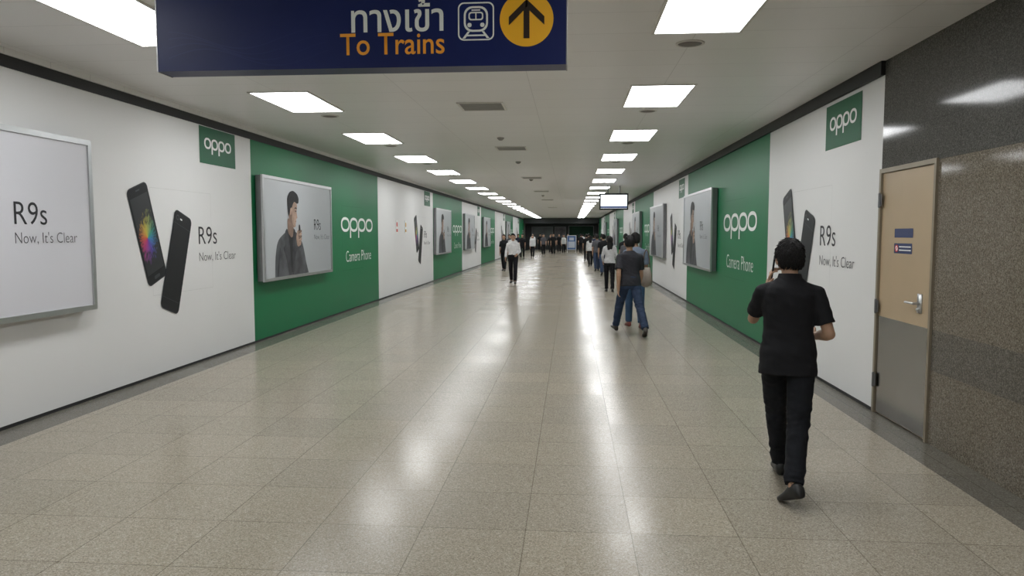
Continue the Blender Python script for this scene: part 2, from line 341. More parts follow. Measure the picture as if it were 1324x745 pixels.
def lightbox(kind,ys,w,portrait,label):
    loc,rz=side(kind,ys); root=empty('poster_lightbox',(loc[0]+(.014 if kind=='L' else -.014),loc[1],.94),rz)
    tag(root,label,'advertising lightbox','framed poster lightboxes along the corridor')
    D=.12; H=1.68
    boxobj('casing',(.01,-D+.02,.01),(w-.01,0,H-.01),M_ALUD,root)
    f=B(); t=.05
    f.box((0,-D,0),(w,-D+.03,t)); f.box((0,-D,H-t),(w,-D+.03,H)); f.box((0,-D,t),(t,-D+.03,H-t)); f.box((w-t,-D,t),(w,-D+.03,H-t))
    obj_from(f,'frame',M_ALU,root)
    x0,z0,x1,z1=t,t,w-t,H-t; b=B(); y=-D+.015
    b.poly([[(x0,z0),(x1,z0),(x1,z1),(x0,z1)]],y,0)
    obj_from(b,'poster',M_POSTG if portrait else M_POSTW,root)
    if portrait:
        SUIT=artm('suit',(.085,.088,.096),.45,3.5);LAP=artm('lapel',(.045,.047,.053),.4,6); SH=artm('shirt',(.016,.016,.018),.3,6)
        SK=artm('skin',(.40,.275,.21),.22,5); SKS=artm('skin_shade',(.22,.145,.11),.25,7); HR=artm('hair',(.008,.008,.009),.6,20); PW=artm('phone_dark',(.012,.012,.013))
        q=B()
        def P(pts,mi,k,hd=False):
            if hd: pts=rotp(pts,(.95,1.15),-9)
            q.poly([chaikin([(.14+p[0]*1.08,t+(p[1]-t)*.93) for p in pts],t)],y-.001-.0008*k,mi)
        P([(.28,t),(.30,.38),(.37,.62),(.46,.72),(.60,.79),(.82,.88),(1.12,.86),(1.32,.76),(1.46,.60),(1.54,.40),(1.58,.28),(1.70,t)],0,0)
        P([(.80,.87),(1.04,.86),(1.04,.62),(1.00,.10),(.92,.10),(.78,.55)],2,1)
        P([(.68,.84),(.80,.93),(.88,.60),(.96,t),(.84,t),(.72,.40),(.60,.56),(.70,.60)],1,2)
        P([(1.14,.86),(1.04,.93),(1.00,.60),(.97,t),(1.08,t),(1.22,.52),(1.12,.58)],1,2)
        P([(.35,t),(.42,.36),(.49,.58),(.52,.54),(.46,.34),(.42,t)],1,2)
        P([(.80,1.12),(1.03,1.02),(1.07,.86),(.98,.72),(.80,.84)],4,2)
        P([(.80,1.34),(.84,1.14),(.93,1.02),(1.06,.95),(1.14,.955),(1.18,.99),(1.165,1.035),(1.192,1.055),(1.170,1.075),(1.192,1.10),(1.175,1.125),(1.235,1.15),(1.215,1.18),(1.18,1.25),(1.185,1.30),(1.19,1.36),(1.16,1.44),(1.00,1.48),(.86,1.45)],3,3,True)
        P([(.84,1.16),(.90,1.04),(1.05,.955),(1.12,.965),(1.04,1.0),(.99,1.09),(1.0,1.2),(.95,1.28),(.90,1.26)],4,4,True)
        P([(.925,1.29),(.905,1.25),(.925,1.15),(.955,1.16),(.965,1.26),(.95,1.29)],3,5,True)
        P([(.78,1.30),(.76,1.44),(.83,1.56),(.98,1.62),(1.15,1.60),(1.24,1.53),(1.24,1.43),(1.17,1.41),(1.05,1.43),(1.00,1.36),(.965,1.28),(.935,1.30),(.905,1.22),(.86,1.11),(.82,1.16)],5,5,True)
        P([(1.09,1.295),(1.14,1.318),(1.185,1.305),(1.18,1.325),(1.13,1.338),(1.08,1.315)],5,6,True); P([(1.11,1.25),(1.165,1.25),(1.16,1.272),(1.115,1.275)],5,6,True)
        P([(1.11,1.070),(1.19,1.068),(1.175,1.088)],4,6,True)
        P([(1.02,t),(1.06,.30),(1.20,.56),(1.36,.60),(1.48,.50),(1.48,.25),(1.42,t)],0,6)
        P([(1.20,.56),(1.36,.60),(1.38,.56),(1.22,.52)],1,7)
        P([(1.20,.56),(1.15,.72),(1.19,.87),(1.30,.90),(1.37,.80),(1.37,.60)],3,7)
        P([(1.26,.66),(1.26,.98),(1.33,.99),(1.37,.68)],6,8)
        for k in range(4): P([(1.27,.67+.05*k),(1.39,.69+.05*k),(1.40,.74+.05*k),(1.27,.72+.05*k)],(3,4)[k%2],9)
        obj_from(q,'portrait_picture',[SUIT,LAP,SH,SK,SKS,HR,PW],root)
        text(root,'R9s',2.30,.83,.36,.20,M_INK,D-.012,thin=-.004)
        text(root,"Now, It's Clear",2.30,.64,.86,.11,M_GREYINK,D-.012,thin=-.010)
    else:
        text(root,'R9s',w-1.05,.84,.40,.20,M_INK,D-.012,thin=-.004)
        text(root,"Now, It's Clear",w-1.05,.66,.80,.115,M_GREYINK,D-.012,thin=-.010)
        lp=B(); lp.poly([rotp(rrect(.6,.35,1.0,1.4,.06),(.8,.9),18)],y-.002,0); obj_from(lp,'phone_picture',M_PHONE,root)
    return root
Lb=[-3.9,3.55,11.01,18.45,25.95,32.95,40.0,47.4,54.8,62.2,69.6,76.9]
for i in range(len(Lb)-1):
    w=(i%2==1)
    banner('L',Lb[i],Lb[i+1],w,'white wall banner with two tilted black phones and grey lettering' if w else 'green wall banner with large white round lettering')
Rb=[7.2,11.15,18.7,26.4,33.9,41.3,48.7,56.1,63.5,70.9,76.9]
for i in range(len(Rb)-1):
    w=(i%2==0)
    banner('R',Rb[i+1],Rb[i],w,'white wall banner with two tilted black phones beside the granite wall' if i==0 else ('white wall banner with two tilted black phones and grey lettering' if w else 'green wall banner with large white round lettering'))
lightbox('L',3.72,3.32,False,'silver-framed lightbox with plain pale poster and dark lettering')
lightbox('L',11.12,3.30,True,'silver-framed lightbox poster of a man in a grey suit')
for y in (25.98,33.15,40.4,55.0): lightbox('L',y,3.2,True,'silver-framed lightbox poster of a suited man on the green banner')
for y in (18.5,26.3,33.7,48.5,63.3): lightbox('R',y,3.6 if y<27 else 3.3,True,'silver-framed lightbox poster of a suited man, protruding from banner')

for (yy,c,lab) in ((20.35,(.6,.03,.02),'small red and white safety notice on the wall'),(21.45,(.65,.35,.02),'small orange safety notice on the wall')):
    loc,rz=side('L',yy); o=empty('safety_notice',(loc[0]+.003,loc[1],1.72),rz); tag(o,lab,'notice')
    boxobj('plate',(0,-.01,0),(.2,0,.36),M_WINK,o)
    b=B(); b.poly([sup(.1,.24,.07,.07,20)],-.012); b.box((.02,-.012,.03),(.18,-.0105,.11)); obj_from(b,'symbol',mat('notice_%.2f'%c[1],c,.4),o)

# ------------------------------------------------------------------ metal door in the granite wall
door=struct(empty('door_1',(RX,7.2,0),-math.pi/2))
M_TAN=mat('tan_laminate',(.44,.335,.215),.35,var=.03,scale=3,spec=.35); M_STEEL=mat('brushed_steel',(.36,.35,.33),.20,metal=1.,var=.05,scale=3,bump=.04,bscale=300)
M_FRM=mat('door_frame_tan',(.26,.22,.16),.4,metal=.3)
f=B(); f.box((.0,-.02,0),(.04,.10,2.3)); f.box((1.045,-.02,0),(1.08,.10,2.3)); f.box((.04,-.02,2.26),(1.045,.10,2.3)); obj_from(f,'door_frame',M_FRM,door)
boxobj('door_leaf',(.043,.0,.012),(1.042,.05,2.257),M_TAN,door)
boxobj('kick_plate',(.05,-.006,.02),(1.035,.0,.93),M_STEEL,door)
h=B(); h.box((.83,-.012,1.04),(.90,0,1.20)); h.capsule((.865,-.012,1.12),(.865,-.06,1.12),.011,.011); h.capsule((.865,-.06,1.12),(.72,-.06,1.12),.011,.010)
h.capsule((.865,-.01,1.07),(.865,-.022,1.07),.014,.014); obj_from(h,'door_handle',M_ALU,door,True)
for z in (.32,1.02,2.01):
    h=B(); h.capsule((.045,-.03,z-.06),(.045,-.03,z+.06),.012,.012); h.box((.03,-.028,z-.055),(.085,-.02,z+.055)); obj_from(h,'hinge',M_ALUD,door)
M_SB=mat('small_sign_blue',(.015,.03,.12),.4)
b=B(); b.poly([rrect(.33,1.665,.69,1.745,.008)],-.0025); obj_from(b,'door_sign',M_SB,door)
b=B(); b.poly([rrect(.33,1.525,.68,1.615,.008)],-.0025,0); b.poly([sup(.385,1.57,.032,.032,20),sup(.385,1.57,.022,.022,20)],-.0045,1); b.poly([sup(.385,1.57,.022,.022,20)],-.004,2)
b.poly([rotp([(.36,1.566),(.41,1.566),(.41,1.574),(.36,1.574)],(.385,1.57),45)],-.005,1)
for k in range(2): b.poly([[(.435,1.58-.03*k),(.66,1.58-.03*k),(.66,1.59-.03*k),(.435,1.59-.03*k)]],-.004,2)
obj_from(b,'door_sign',[M_SB,mat('ban_red',(.6,.02,.02),.4),M_WINK],door)

# ------------------------------------------------------------------ hanging direction sign
SZ=2.555; dz_=-.018
sg=empty('hanging_sign',(-2.18,3.8,SZ),0); tag(sg,'navy hanging direction sign with yellow arrow and train symbol','sign')
SW,SH=2.15,.47
boxobj('sign_board',(0,0,0),(SW,.14,SH),M_NAVY,sg)
fr=B(); fr.box((-.006,-.003,-.002),(0,.143,SH)); fr.box((SW,-.003,-.002),(SW+.006,.143,SH)); obj_from(fr,'edge_frame',M_ALUD,sg)
for x in (.3,SW-.3): 
    r=B(); r.capsule((x,.07,SH),(x,.07,CH-SZ),.014,.014,False,False); obj_from(r,'hanger_rod',M_ALU,sg,True)
text(sg,'ทางเข้า',1.045,.195+dz_,.48,.168,M_WINK,.002,thin=.012)
text(sg,'To Trains',.985,.082+dz_,.545,.110,M_ORG,.002,thin=.008)
b=B(); b.poly([rrect(1.60,.145+dz_,1.785,.335+dz_,.03),rrect(1.607,.152+dz_,1.778,.328+dz_,.025)],-.002)
cx=1.692
b.poly([rrect(cx-.062,.188+dz_,cx+.062,.315+dz_,.042),rrect(cx-.052,.198+dz_,cx+.052,.305+dz_,.036)],-.002)
b.poly([rrect(cx-.038,.245+dz_,cx+.038,.287+dz_,.014),rrect(cx-.031,.252+dz_,cx+.031,.280+dz_,.01)],-.002)
b.poly([[(cx-.003,.252+dz_),(cx+.003,.252+dz_),(cx+.003,.280+dz_),(cx-.003,.280+dz_)]],-.0022)
b.poly([[(cx-.022,.292+dz_),(cx+.022,.292+dz_),(cx+.022,.299+dz_),(cx-.022,.299+dz_)]],-.0022)
for s in (-1,1):
    b.poly([sup(cx+s*.033,.222+dz_,.011,.011,16)],-.002)
    b.poly([[(cx+s*.03,.19+dz_),(cx+s*.042,.19+dz_),(cx+s*.070,.155+dz_),(cx+s*.055,.155+dz_)]],-.0022)
b.poly([[(cx-.05,.166+dz_),(cx+.05,.166+dz_),(cx+.05,.174+dz_),(cx-.05,.174+dz_)]],-.0024)
obj_from(b,'train_symbol',M_WINK,sg)
ac=(1.95,.245+dz_); b=B(); b.poly([sup(ac[0],ac[1],.136,.136,48,2.)],-.002); obj_from(b,'arrow_disc',M_YEL,sg)
b=B(); x,z=ac
b.poly([[(x-.015,z-.095),(x+.015,z-.095),(x+.015,z+.085),(x-.015,z+.085)]],-.004)
for s in (-1,1): b.poly([[(x-s*.004,z+.102),(x+s*.09,z+.012),(x+s*.09,z-.030),(x-s*.004,z+.060)]],-.0042)
obj_from(b,'arrow',M_DBROWN,sg)
wv=B()
for k in range(4):
    up=[(.06+i*.02,.07+.03*k+.045*math.sin(i*.16+k*.5)) for i in range(44)]; lo=[(p[0],p[1]-.006) for p in reversed(up)]
    wv.poly([up+lo],-.0012)
obj_from(wv,'wave_pattern',mat('navy_wave',(.011,.021,.115),.35,spec=.2),sg)

# ------------------------------------------------------------------ ceiling fixtures
def ceil_light(x,y):
    r=empty('ceiling_light',(x,y,CH),0); tag(r,'square recessed white panel light in the ceiling','ceiling light','panel lights in two ceiling rows')
    w,l,t=.33,.66,.025; b=B()
    b.box((-w-t,-l-t,-.012),(w+t,-l,0));b.box((-w-t,l,-.012),(w+t,l+t,0));b.box((-w-t,-l,-.012),(-w,l,0));b.box((w,-l,-.012),(w+t,l,0))
    return r,obj_from(b,'light_frame',M_FR,r),boxobj('diffuser',(-w,-l,-.006),(w,l,0),M_LIGHT,r)
M_FR=mat('light_frame_white',(.7,.69,.66),.4)
r0,f0,d0=ceil_light(.985,5.4)
def spk(x,y):
    r=empty('ceiling_speaker',(x,y,CH),0); tag(r,'round grey recessed disc fixture in the ceiling','ceiling speaker','round ceiling fixtures')
    b=B(); R=[]
    for rad,z in ((.12,0),(.12,-.008),(.105,-.012),(.10,-.004)): R.append([V((math.cos(t)*rad,math.sin(t)*rad,z)) for t in [2*math.pi*i/28 for i in range(28)]])
    b.rings(R,False,False); a=obj_from(b,'rim',M_FR,r,True)
    b=B(); b.ell((0,0,-.004),(.10,.10,.012)); c=obj_from(b,'grille',mat('speaker_grey',(.16,.14,.13),.5),r,True); return r,a,c
s0,sa,sb=spk(.99,6.42)
def dup(root,kids,loc):
    n=root.copy(); n.location=loc; COL.objects.link(n)
    for k in kids:
        c=k.copy(); c.parent=n; COL.objects.link(c)
for i in range(-3,22):
    y=5.4+3.42*i
    if y>76: break
    if i!=0: dup(r0,(f0,d0),(.985,y,CH))
    dup(r0,(f0,d0),(-3.31,y+.05,CH))
    if 0<=i<12:
        if i: dup(s0,(sa,sb),(.99,y+1.02,CH))
        dup(s0,(sa,sb),(-3.28,y+1.1,CH))
def vent(x,y):
    r=empty('air_vent',(x,y,CH),0); tag(r,'square slatted grey air vent in the ceiling','air vent','ceiling air vents')
    b=B(); a,t=.29,.03; b.box((-a,-a,-.012),(a,-a+t,0));b.box((-a,a-t,-.012),(a,a,0));b.box((-a,-a+t,-.012),(-a+t,a-t,0));b.box((a-t,-a+t,-.012),(a,a-t,0))
    k1=obj_from(b,'vent_frame',M_FR,r)
    b=B(); b.box((-a+t,-a+t,-.002),(a-t,a-t,0),1)
    for i in range(9):
        yy=-a+t+.03+i*.056; b.box((-a+t,yy,-.010),(a-t,yy+.022,-.003),0)
    k2=obj_from(b,'slats',[mat('vent_slat',(.4,.39,.37),.5),mat('vent_dark',(.05,.05,.05),.7)],r); return r,k1,k2
v0=vent(-1.12,9.33)
for y in (13.9,21.2,28.,35.,45.): dup(v0[0],v0[1:],(-1.12,y,CH))
def det(x,y):
    r=empty('smoke_detector',(x,y,CH),0); tag(r,'small white round smoke detector on the ceiling','smoke detector','smoke detectors')
    b=B(); R=[]
    for rad,z in ((.06,0),(.06,-.015),(.045,-.03),(.03,-.045),(.001,-.05)): R.append([V((math.cos(t)*rad,math.sin(t)*rad,z)) for t in [2*math.pi*i/20 for i in range(20)]])
    b.rings(R); return r,obj_from(b,'detector_body',mat('detector_grey',(.3,.29,.28),.5),r,True)
q0=det(-1.18,12.37)
for y in (16.5,21.86,31.): dup(q0[0],q0[1:],(-1.18,y,CH))

tv=empty('hanging_display',(1.43,25,2.5),0); tag(tv,'black hanging display with white lit screen near ceiling','display')
b=B(); b.box((-.48,0,0),(.48,.1,.05));b.box((-.48,0,.5),(.48,.1,.55));b.box((-.48,0,.05),(-.44,.1,.5));b.box((.44,0,.05),(.48,.1,.5));b.box((-.44,.03,.05),(.44,.1,.5)); obj_from(b,'casing',M_PHONE,tv)
b=B(); b.poly([[(-.44,.05),(.44,.05),(.44,.5),(-.44,.5)]],.02); obj_from(b,'screen',emis('display_white',(.9,.95,1.),1.0),tv)
b=B(); b.poly([[(-.44,.06),(.44,.06),(.44,.12),(-.44,.12)]],.018); obj_from(b,'screen_strip',mat('strip_blue',(.05,.12,.4),.4),tv)
b=B(); b.capsule((-.2,.06,.55),(-.2,.06,.8),.02,.02,False,False); b.capsule((.2,.06,.55),(.2,.06,.8),.02,.02,False,False); obj_from(b,'hanger_pole',M_ALUD,tv)
st=empty('notice_stand',(.06,65.6,0),0); tag(st,'free-standing notice board with blue poster in metal frame','notice stand')
b=B(); b.box((-.42,0,.25),(-.37,.05,1.55));b.box((.37,0,.25),(.42,.05,1.55));b.box((-.42,0,1.5),(.42,.05,1.55));b.box((-.42,0,.25),(.42,.05,.3)); obj_from(b,'frame',M_ALU,st)
b=B(); b.box((-.37,.01,.3),(.37,.04,1.5),0); b.box((-.30,.005,.45),(.30,.012,1.0),1); b.box((-.2,.005,1.1),(.2,.012,1.35),1); obj_from(b,'poster',[mat('blue_poster',(.06,.13,.30),.4,var=.3,scale=3),mat('pale_blue',(.45,.5,.58),.4)],st)
for s in (-.37,.37):
    b=B(); b.capsule((s,-.3,.03),(s,.35,.03),.025,.025); b.capsule((s,.02,.03),(s,.02,.3),.02,.02); obj_from(b,'leg',M_ALU,st)
def endpanel(x,z,w,h,m,name,lab):
    o=empty(name,(x,YE,z),0); tag(o,lab,'wall panel'); boxobj('panel_face',(0,-.06,0),(w,0,h),m,o)
    f=B(); f.box((-.05,-.07,-.05),(w+.05,0,0)); f.box((-.05,-.07,h),(w+.05,0,h+.05)); f.box((-.05,-.07,0),(0,0,h)); f.box((w,-.07,0),(w+.05,0,h)); obj_from(f,'frame',M_ALUD,o); return o
endpanel(-.2,1.0,2.6,1.5,mat('end_green',(.01,.055,.03),.45,var=.3,scale=1,spec=.2),'shopfront_panel','dark green panel on the end wall')
endpanel(-4.2,1.1,2.2,1.3,mat('end_grey',(.12,.13,.14),.4,var=.3,scale=1),'shopfront_panel','grey poster panel on the end wall')
endpanel(-1.7,1.3,1.1,1.1,mat('end_pic',(.12,.11,.12),.4,var=.5,scale=2),'shopfront_panel','small picture panel on the end wall')

# ------------------------------------------------------------------ people
SKIN=(.42,.25,.165)
def cloth(c): 
    return mat('cloth_%.3f_%.3f_%.3f'%c,c,.85,var=.12,scale=14,bump=.25,bscale=240,spec=.25)
def person(label,x,y,head,h=1.70,legs=((22,4),(-14,18)),arms=('swing',14),shirt=(.02,.02,.02),trousers=(.012,.012,.015),shoe=(.012,.012,.012),
           skin=SKIN,hair=(.010,.009,.009),style='short',vox=.012,sleeve='short',female=False,hem=.88,lean=2.,turn=0.,nod=0.,tuck=False,collar=False,face=False,hand_opt=None,fold=1.,slv=.067,full=0.):
    root=empty('person',(x,y,0),math.radians(head)); tag(root,label,'person')
    s=h/1.723; lean=math.radians(lean)
    sw=.92 if female else 1.
    UB=Matrix.Translation((0,0,.95))@Matrix.Rotation(-lean,4,'X')@Matrix.Translation((0,0,-.95))
    hips=[];knees=[];anks=[]; shoes=[]
    for i,sd in enumerate((-1,1)):
        a,k=[math.radians(t) for t in legs[i][:2]]; out=legs[i][2] if len(legs[i])>2 else 0.; fy=legs[i][3] if len(legs[i])>3 else -sd*7
        hp=V((sd*.088,0,.90)); kn=hp+V((sd*.002+out*.5,math.sin(a),-math.cos(a)))*.415; an=kn+V((-sd*.02+out*.5,math.sin(a-k),-math.cos(a-k)))*.41
        sh=math.degrees(a-k); pitch=0.
        if sh<-14: pitch=-(abs(sh)-14)*1.1
        if sh>14: pitch=min(18,(sh-14)*1.3)
        hips.append(hp);knees.append(kn);anks.append(an)
        rot=Matrix.Translation(an)@Matrix.Rotation(math.radians(fy),4,'Z')@Matrix.Rotation(math.radians(pitch),4,'X')
        R=[]
        for (yy,hw,tp,bt) in ((-.075,.018,-.03,-.070),(-.066,.030,.004,-.080),(-.035,.036,.018,-.083),(.02,.037,.012,-.083),(.07,.042,-.018,-.083),(.12,.046,-.036,-.083),(.165,.038,-.046,-.082),(.188,.020,-.056,-.078)):
            ring=[]
            for t in range(14):
                an_=2*math.pi*t/14; c,s_=math.cos(an_),math.sin(an_); zz=(tp+bt)/2+(tp-bt)/2*math.copysign(abs(s_)**.7,s_)
                ring.append(rot@V((hw*math.copysign(abs(c)**.8,c),yy,zz)))
            R.append(ring)
        shoes.append(R)
    lo=min(p.z for R in shoes for r in R for p in r); dz=-lo
    root_in=Matrix.Scale(s,4)@Matrix.Translation((0,0,dz))
    def TB(b): b.v=[root_in@v for v in b.v]; return b
    for R in shoes:
        b=B(); b.rings(R); TB(b); obj_from(b,'shoe',mat('leather_%.2f'%shoe[0],shoe,.45),root,True)
    prof=[(.78,.168,.120,-.005),(.84,.165,.115,-.005),(.90,.165,.114,-.005),(.96,.165,.112,-.005),(1.04,.156,.105,0),(1.12,.148,.100,.004),(1.20,.152,.106,.006),(1.28,.165,.112,.005),(1.36,.166,.106,0),(1.40,.148,.088,-.008),(1.45,.088,.062,-.008),(1.48,.055,.05,0)]
    if female: prof=[(z,rx*(.90 if z>1.0 else .98)*(.92 if 1.08<z<1.2 else 1),ry*(1.06 if 1.2<z<1.35 else .95),o) for z,rx,ry,o in prof]
    def torso(b,z0,z1,inf,upper=True,flare=0.,taper=1.):
        R=[]; pr=[p for p in prof if z0-1e-6<=p[0]<=z1+1e-6]
        def at(z):
            for p,q in zip(prof,prof[1:]):
                if p[0]<=z<=q[0]:
                    t=(z-p[0])/(q[0]-p[0]); return tuple(p[i]*(1-t)+q[i]*t for i in range(4))
            return prof[0] if z<prof[0][0] else prof[-1]
        zs=sorted(set([z0]+[p[0] for p in pr]+[z1]))
        for z in zs:
            _,rx,ry,o=at(z); k=inf+(flare*(max(0,1.1-z)/.25))
            if z<.9 and taper<1: rx*=taper; ry*=taper
            ring=[]
            for j in range(24):
                t=2*math.pi*j/24; c,sn=math.cos(t),math.sin(t)
                v=V(((rx+k)*math.copysign(abs(c)**.88,c),o+(ry+k)*math.copysign(abs(sn)**.88,sn),z)); ring.append(UB@v if upper else v)
            R.append(ring)
        b.rings(R)
    AR=[]
    for i,sd in enumerate((-1,1)):
        sp=V((sd*.174*sw,-.005,1.368))
        if arms[0]=='swing':
            a=math.radians(arms[1]*(1 if sd>0 else -1)); el=sp+V((sd*.11,math.sin(a),-math.cos(a))).normalized()*.285
            a2=a+math.radians(16+abs(arms[1])*.4); wr=el+V((sd*.0,math.sin(a2),-math.cos(a2))).normalized()*.25
            hd=(wr-el).normalized(); pn=V((-sd,0,0))
        else:
            el=V(arms[i][0]); wr=V(arms[i][1]); hd=V(arms[i][2]).normalized() if len(arms[i])>2 else (wr-el).normalized(); pn=V(arms[i][3]) if len(arms[i])>3 else V((-sd,0,0))
        AR.append((sp,el,wr,hd,pn,sd))
    body=B(); torso(body,.84,1.48,-.006,taper=.8)
    body.capsule(UB@V((0,-.012,1.42)),UB@V((0,.008,1.54)),.058,.052)
    TR=Matrix.Translation((0,.012,1.60))@Matrix.Translation((0,0,-.08))@Matrix.Rotation(math.radians(turn),4,'Z')@Matrix.Rotation(math.radians(-nod),4,'X')@Matrix.Translation((0,0,.08)); HM=UB@TR
    HR3=HM.to_3x3()
    def headfn(d):
        kx=1.;ky=1.
        if d.z<0: kx=1-.30*d.z*d.z; 
        if d.z<-.2 and d.y<0: ky=1-.25*(-d.z-.2)
        if d.z<0 and d.y>0: ky=1-.10*(-d.z)
        if d.y>.5 and -.05<d.z<.25: ky*=.975
        return V((kx,ky,1))
    body.ell(HM@V((0,0,0)),(.077,.096,.118),HR3,headfn,28,20)
    body.ell(HM@V((0,.074,-.072)),(.032,.026,.030),HR3)
    body.capsule(HM@V((0,.088,.018)),HM@V((0,.110,-.022)),.008,.013)
    body.ell(HM@V((0,.098,-.027)),(.017,.012,.009),HR3)
    body.ell(HM@V((0,.088,-.052)),(.024,.012,.009),HR3)
    body.ell(HM@V((0,.080,.034)),(.055,.014,.010),HR3)
    for sd in (-1,1): body.ell(HM@V((sd*.083,-.004,-.010)),(.013,.020,.034),HR3,None,12,8)
    for i,(sp,el,wr,hd,pn,sd) in enumerate(AR):
        a,b_,c=UB@sp,UB@el,UB@wr; ka=.88 if female else 1.
        body.capsule(a,b_,.048*ka,.038*ka); body.capsule(b_,c,.040*ka,.027*ka); body.capsule(b_+(c-b_)*.15,b_+(c-b_)*.5,.044*ka,.036*ka)
        d=hd.normalized(); n=(pn-d*pn.dot(d)).normalized(); sdv=d.cross(n)*(sd)
        if sdv.dot(V((0,1,.3)))<0 and not hand_opt: sdv=-sdv
        if hand_opt and hand_opt[i]: sdv=-sdv
        body.capsule(c,c+d*.03,.025,.025)
        curl=math.radians(24 if arms[0]=='swing' else 34)
        for k,(of,ln) in enumerate(((.030,.072),(.010,.080),(-.010,.075),(-.029,.060))):
            base=c+d*.085+sdv*of; body.capsule(c+d*.02+sdv*of*.6,base,.0145,.0115)
            p=base; an_=curl*.5
            for j in range(3):
                dirv=d*math.cos(an_)+n*math.sin(an_); q=p+dirv*ln*(.45,.32,.23)[j]; body.capsule(p,q,.0092-.0008*j,.0086-.0008*j,n=8); p=q; an_+=curl
        tb=c+d*.025+sdv*.026; t1=tb+(d*.7+sdv*.6+n*.25).normalized()*.045; t2=t1+(d*.9+sdv*.2+n*.35).normalized()*.032
        body.capsule(tb,t1,.014,.011); body.capsule(t1,t2,.0105,.009,n=8)
    for i,sd in enumerate((-1,1)):
        body.capsule(hips[i],knees[i],.080,.053); body.capsule(knees[i],anks[i],.053,.036); body.capsule(knees[i]+(anks[i]-knees[i])*.18+V((0,-.012,0)),knees[i]+(anks[i]-knees[i])*.48+V((0,-.01,0)),.050,.042)
        body.capsule(anks[i],anks[i]+V((0,.05,-.035)),.028,.022)
    TB(body); remesh(body,'body',mat('skin_%.2f'%skin[0],skin,.55,var=.06,scale=20),vox*.8,root,2)
    tr=B(); torso(tr,.84,1.05,.008,False,taper=.86); kk=.93 if female else 1.
    for i in range(2):
        tr.capsule(hips[i]+V((0,-.004,.02)),knees[i],.096*kk,.073*kk,True,True,16); cut=anks[i]+(knees[i]-anks[i])*.02
        tr.capsule(knees[i],cut,.072*kk,.062*kk,True,False,16)
        tr.capsule(knees[i]+V((0,-.012,-.03)),anks[i]+(knees[i]-anks[i])*.45+V((0,-.012,0)),.067*kk,.061*kk)
    TB(tr)
    def fold_t(c): 
        z=c.z; return .006*noise.noise(V((c.x*9,c.y*9,z*20)))+.0045*noise.noise(V((c.x*26,c.y*20,z*38)))*(1.8 if z<.25*s or .4*s<z<.6*s else .7)
    remesh(tr,'trousers',cloth(trousers),vox,root,2,fold_t if vox<.011 else None)
    sh=B(); z0=1.0 if tuck else hem; torso(sh,max(z0,.78),1.472,.013,True,.0 if tuck else .010)
    for (sp,el,wr,hd,pn,sd) in AR:
        a,b_,c=UB@sp,UB@el,UB@wr; ka=.9 if female else 1.
        sh.capsule(UB@V((sd*.04,-.010,1.425)),a,.044,.055*ka)
        if sleeve=='short': sh.capsule(a,a+(b_-a)*.76,.056*ka,slv*ka,True,False,16)
        else:
            sh.capsule(a,b_,.057*ka,.052*ka,True,True,16); sh.capsule(b_,b_+(c-b_)*.93,.051*ka,.040*ka,True,False,16)
    TB(sh)
    def fold_s(c):
        return fold*(.006*noise.noise(V((c.x*7,c.y*7,c.z*9)))+.005*noise.noise(V((c.x*14,c.y*12,c.z*26+c.x*12))))
    remesh(sh,'shirt',cloth(shirt),vox,root,4,fold_s if vox<.011 else None)
    if collar:
        cb=B(); R=[]
        for (r,z,yy) in ((.062,1.44,0),(.064,1.490,.0),(.070,1.488,0),(.084,1.438,0)):
            R.append([UB@V((r*1.05*math.cos(t),-.004+yy+r*math.sin(t),z+(.012 if math.sin(t)<0 else -.012*math.sin(t)))) for t in [2*math.pi*i/28 for i in range(28)]])
        cb.rings(R,False,False); TB(cb); obj_from(cb,'collar',cloth(shirt),root,True)
    if tuck:
        bl=B(); R=[]
        for z in (1.005,1.04):
            R.append([V((.172*(.93 if female else 1)*math.cos(t),-.002+.122*math.sin(t),z)) for t in [2*math.pi*i/28 for i in range(28)]])
        bl.rings(R,False,False); TB(bl); obj_from(bl,'belt',mat('belt_black',(.01,.01,.01),.4),root,True)
    hb=B()
    def thr(d):
        y_=d.y
        sstep=max(0.,min(1.,(y_+.45)/1.05)); sstep=sstep*sstep*(3-2*sstep)
        th=-.72+sstep*1.22
        if style!='short' and y_<.3: th=min(th,-.4)
        return th
    def hf(d):
        t=(d.z-thr(d))/.22; t=max(0,min(1,t)); t=t*t*(3-2*t); up=max(0,d.z)
        k=.88+t*(.25+full+.05*up+.04*noise.noise(d*4.)+.025*noise.noise(d*13.)); return V((k*1.01,k,k*(.985-full*.4*t)))
    hb.ell(HM@V((0,-.006,.008)),(.077,.096,.116),HR3,hf,48,34)
    if style=='long':
        R=[]
        for z,w,dd,yy in ((.06,.070,.05,-.045),(-.04,.085,.05,-.055),(-.12,.088,.042,-.075),(-.20,.090,.034,-.095),(-.28,.085,.028,-.105),(-.33,.06,.02,-.10)):
            R.append([HM@V((w*math.cos(t),yy+dd*math.sin(t),z)) for t in [2*math.pi*i/18 for i in range(18)]])
        hb.rings(R)
    if style=='pony':
        hb.ell(HM@V((0,-.105,.03)),(.03,.03,.03)); hb.capsule(HM@V((0,-.115,.02)),HM@V((0,-.13,-.16)),.026,.014)
    ex=None
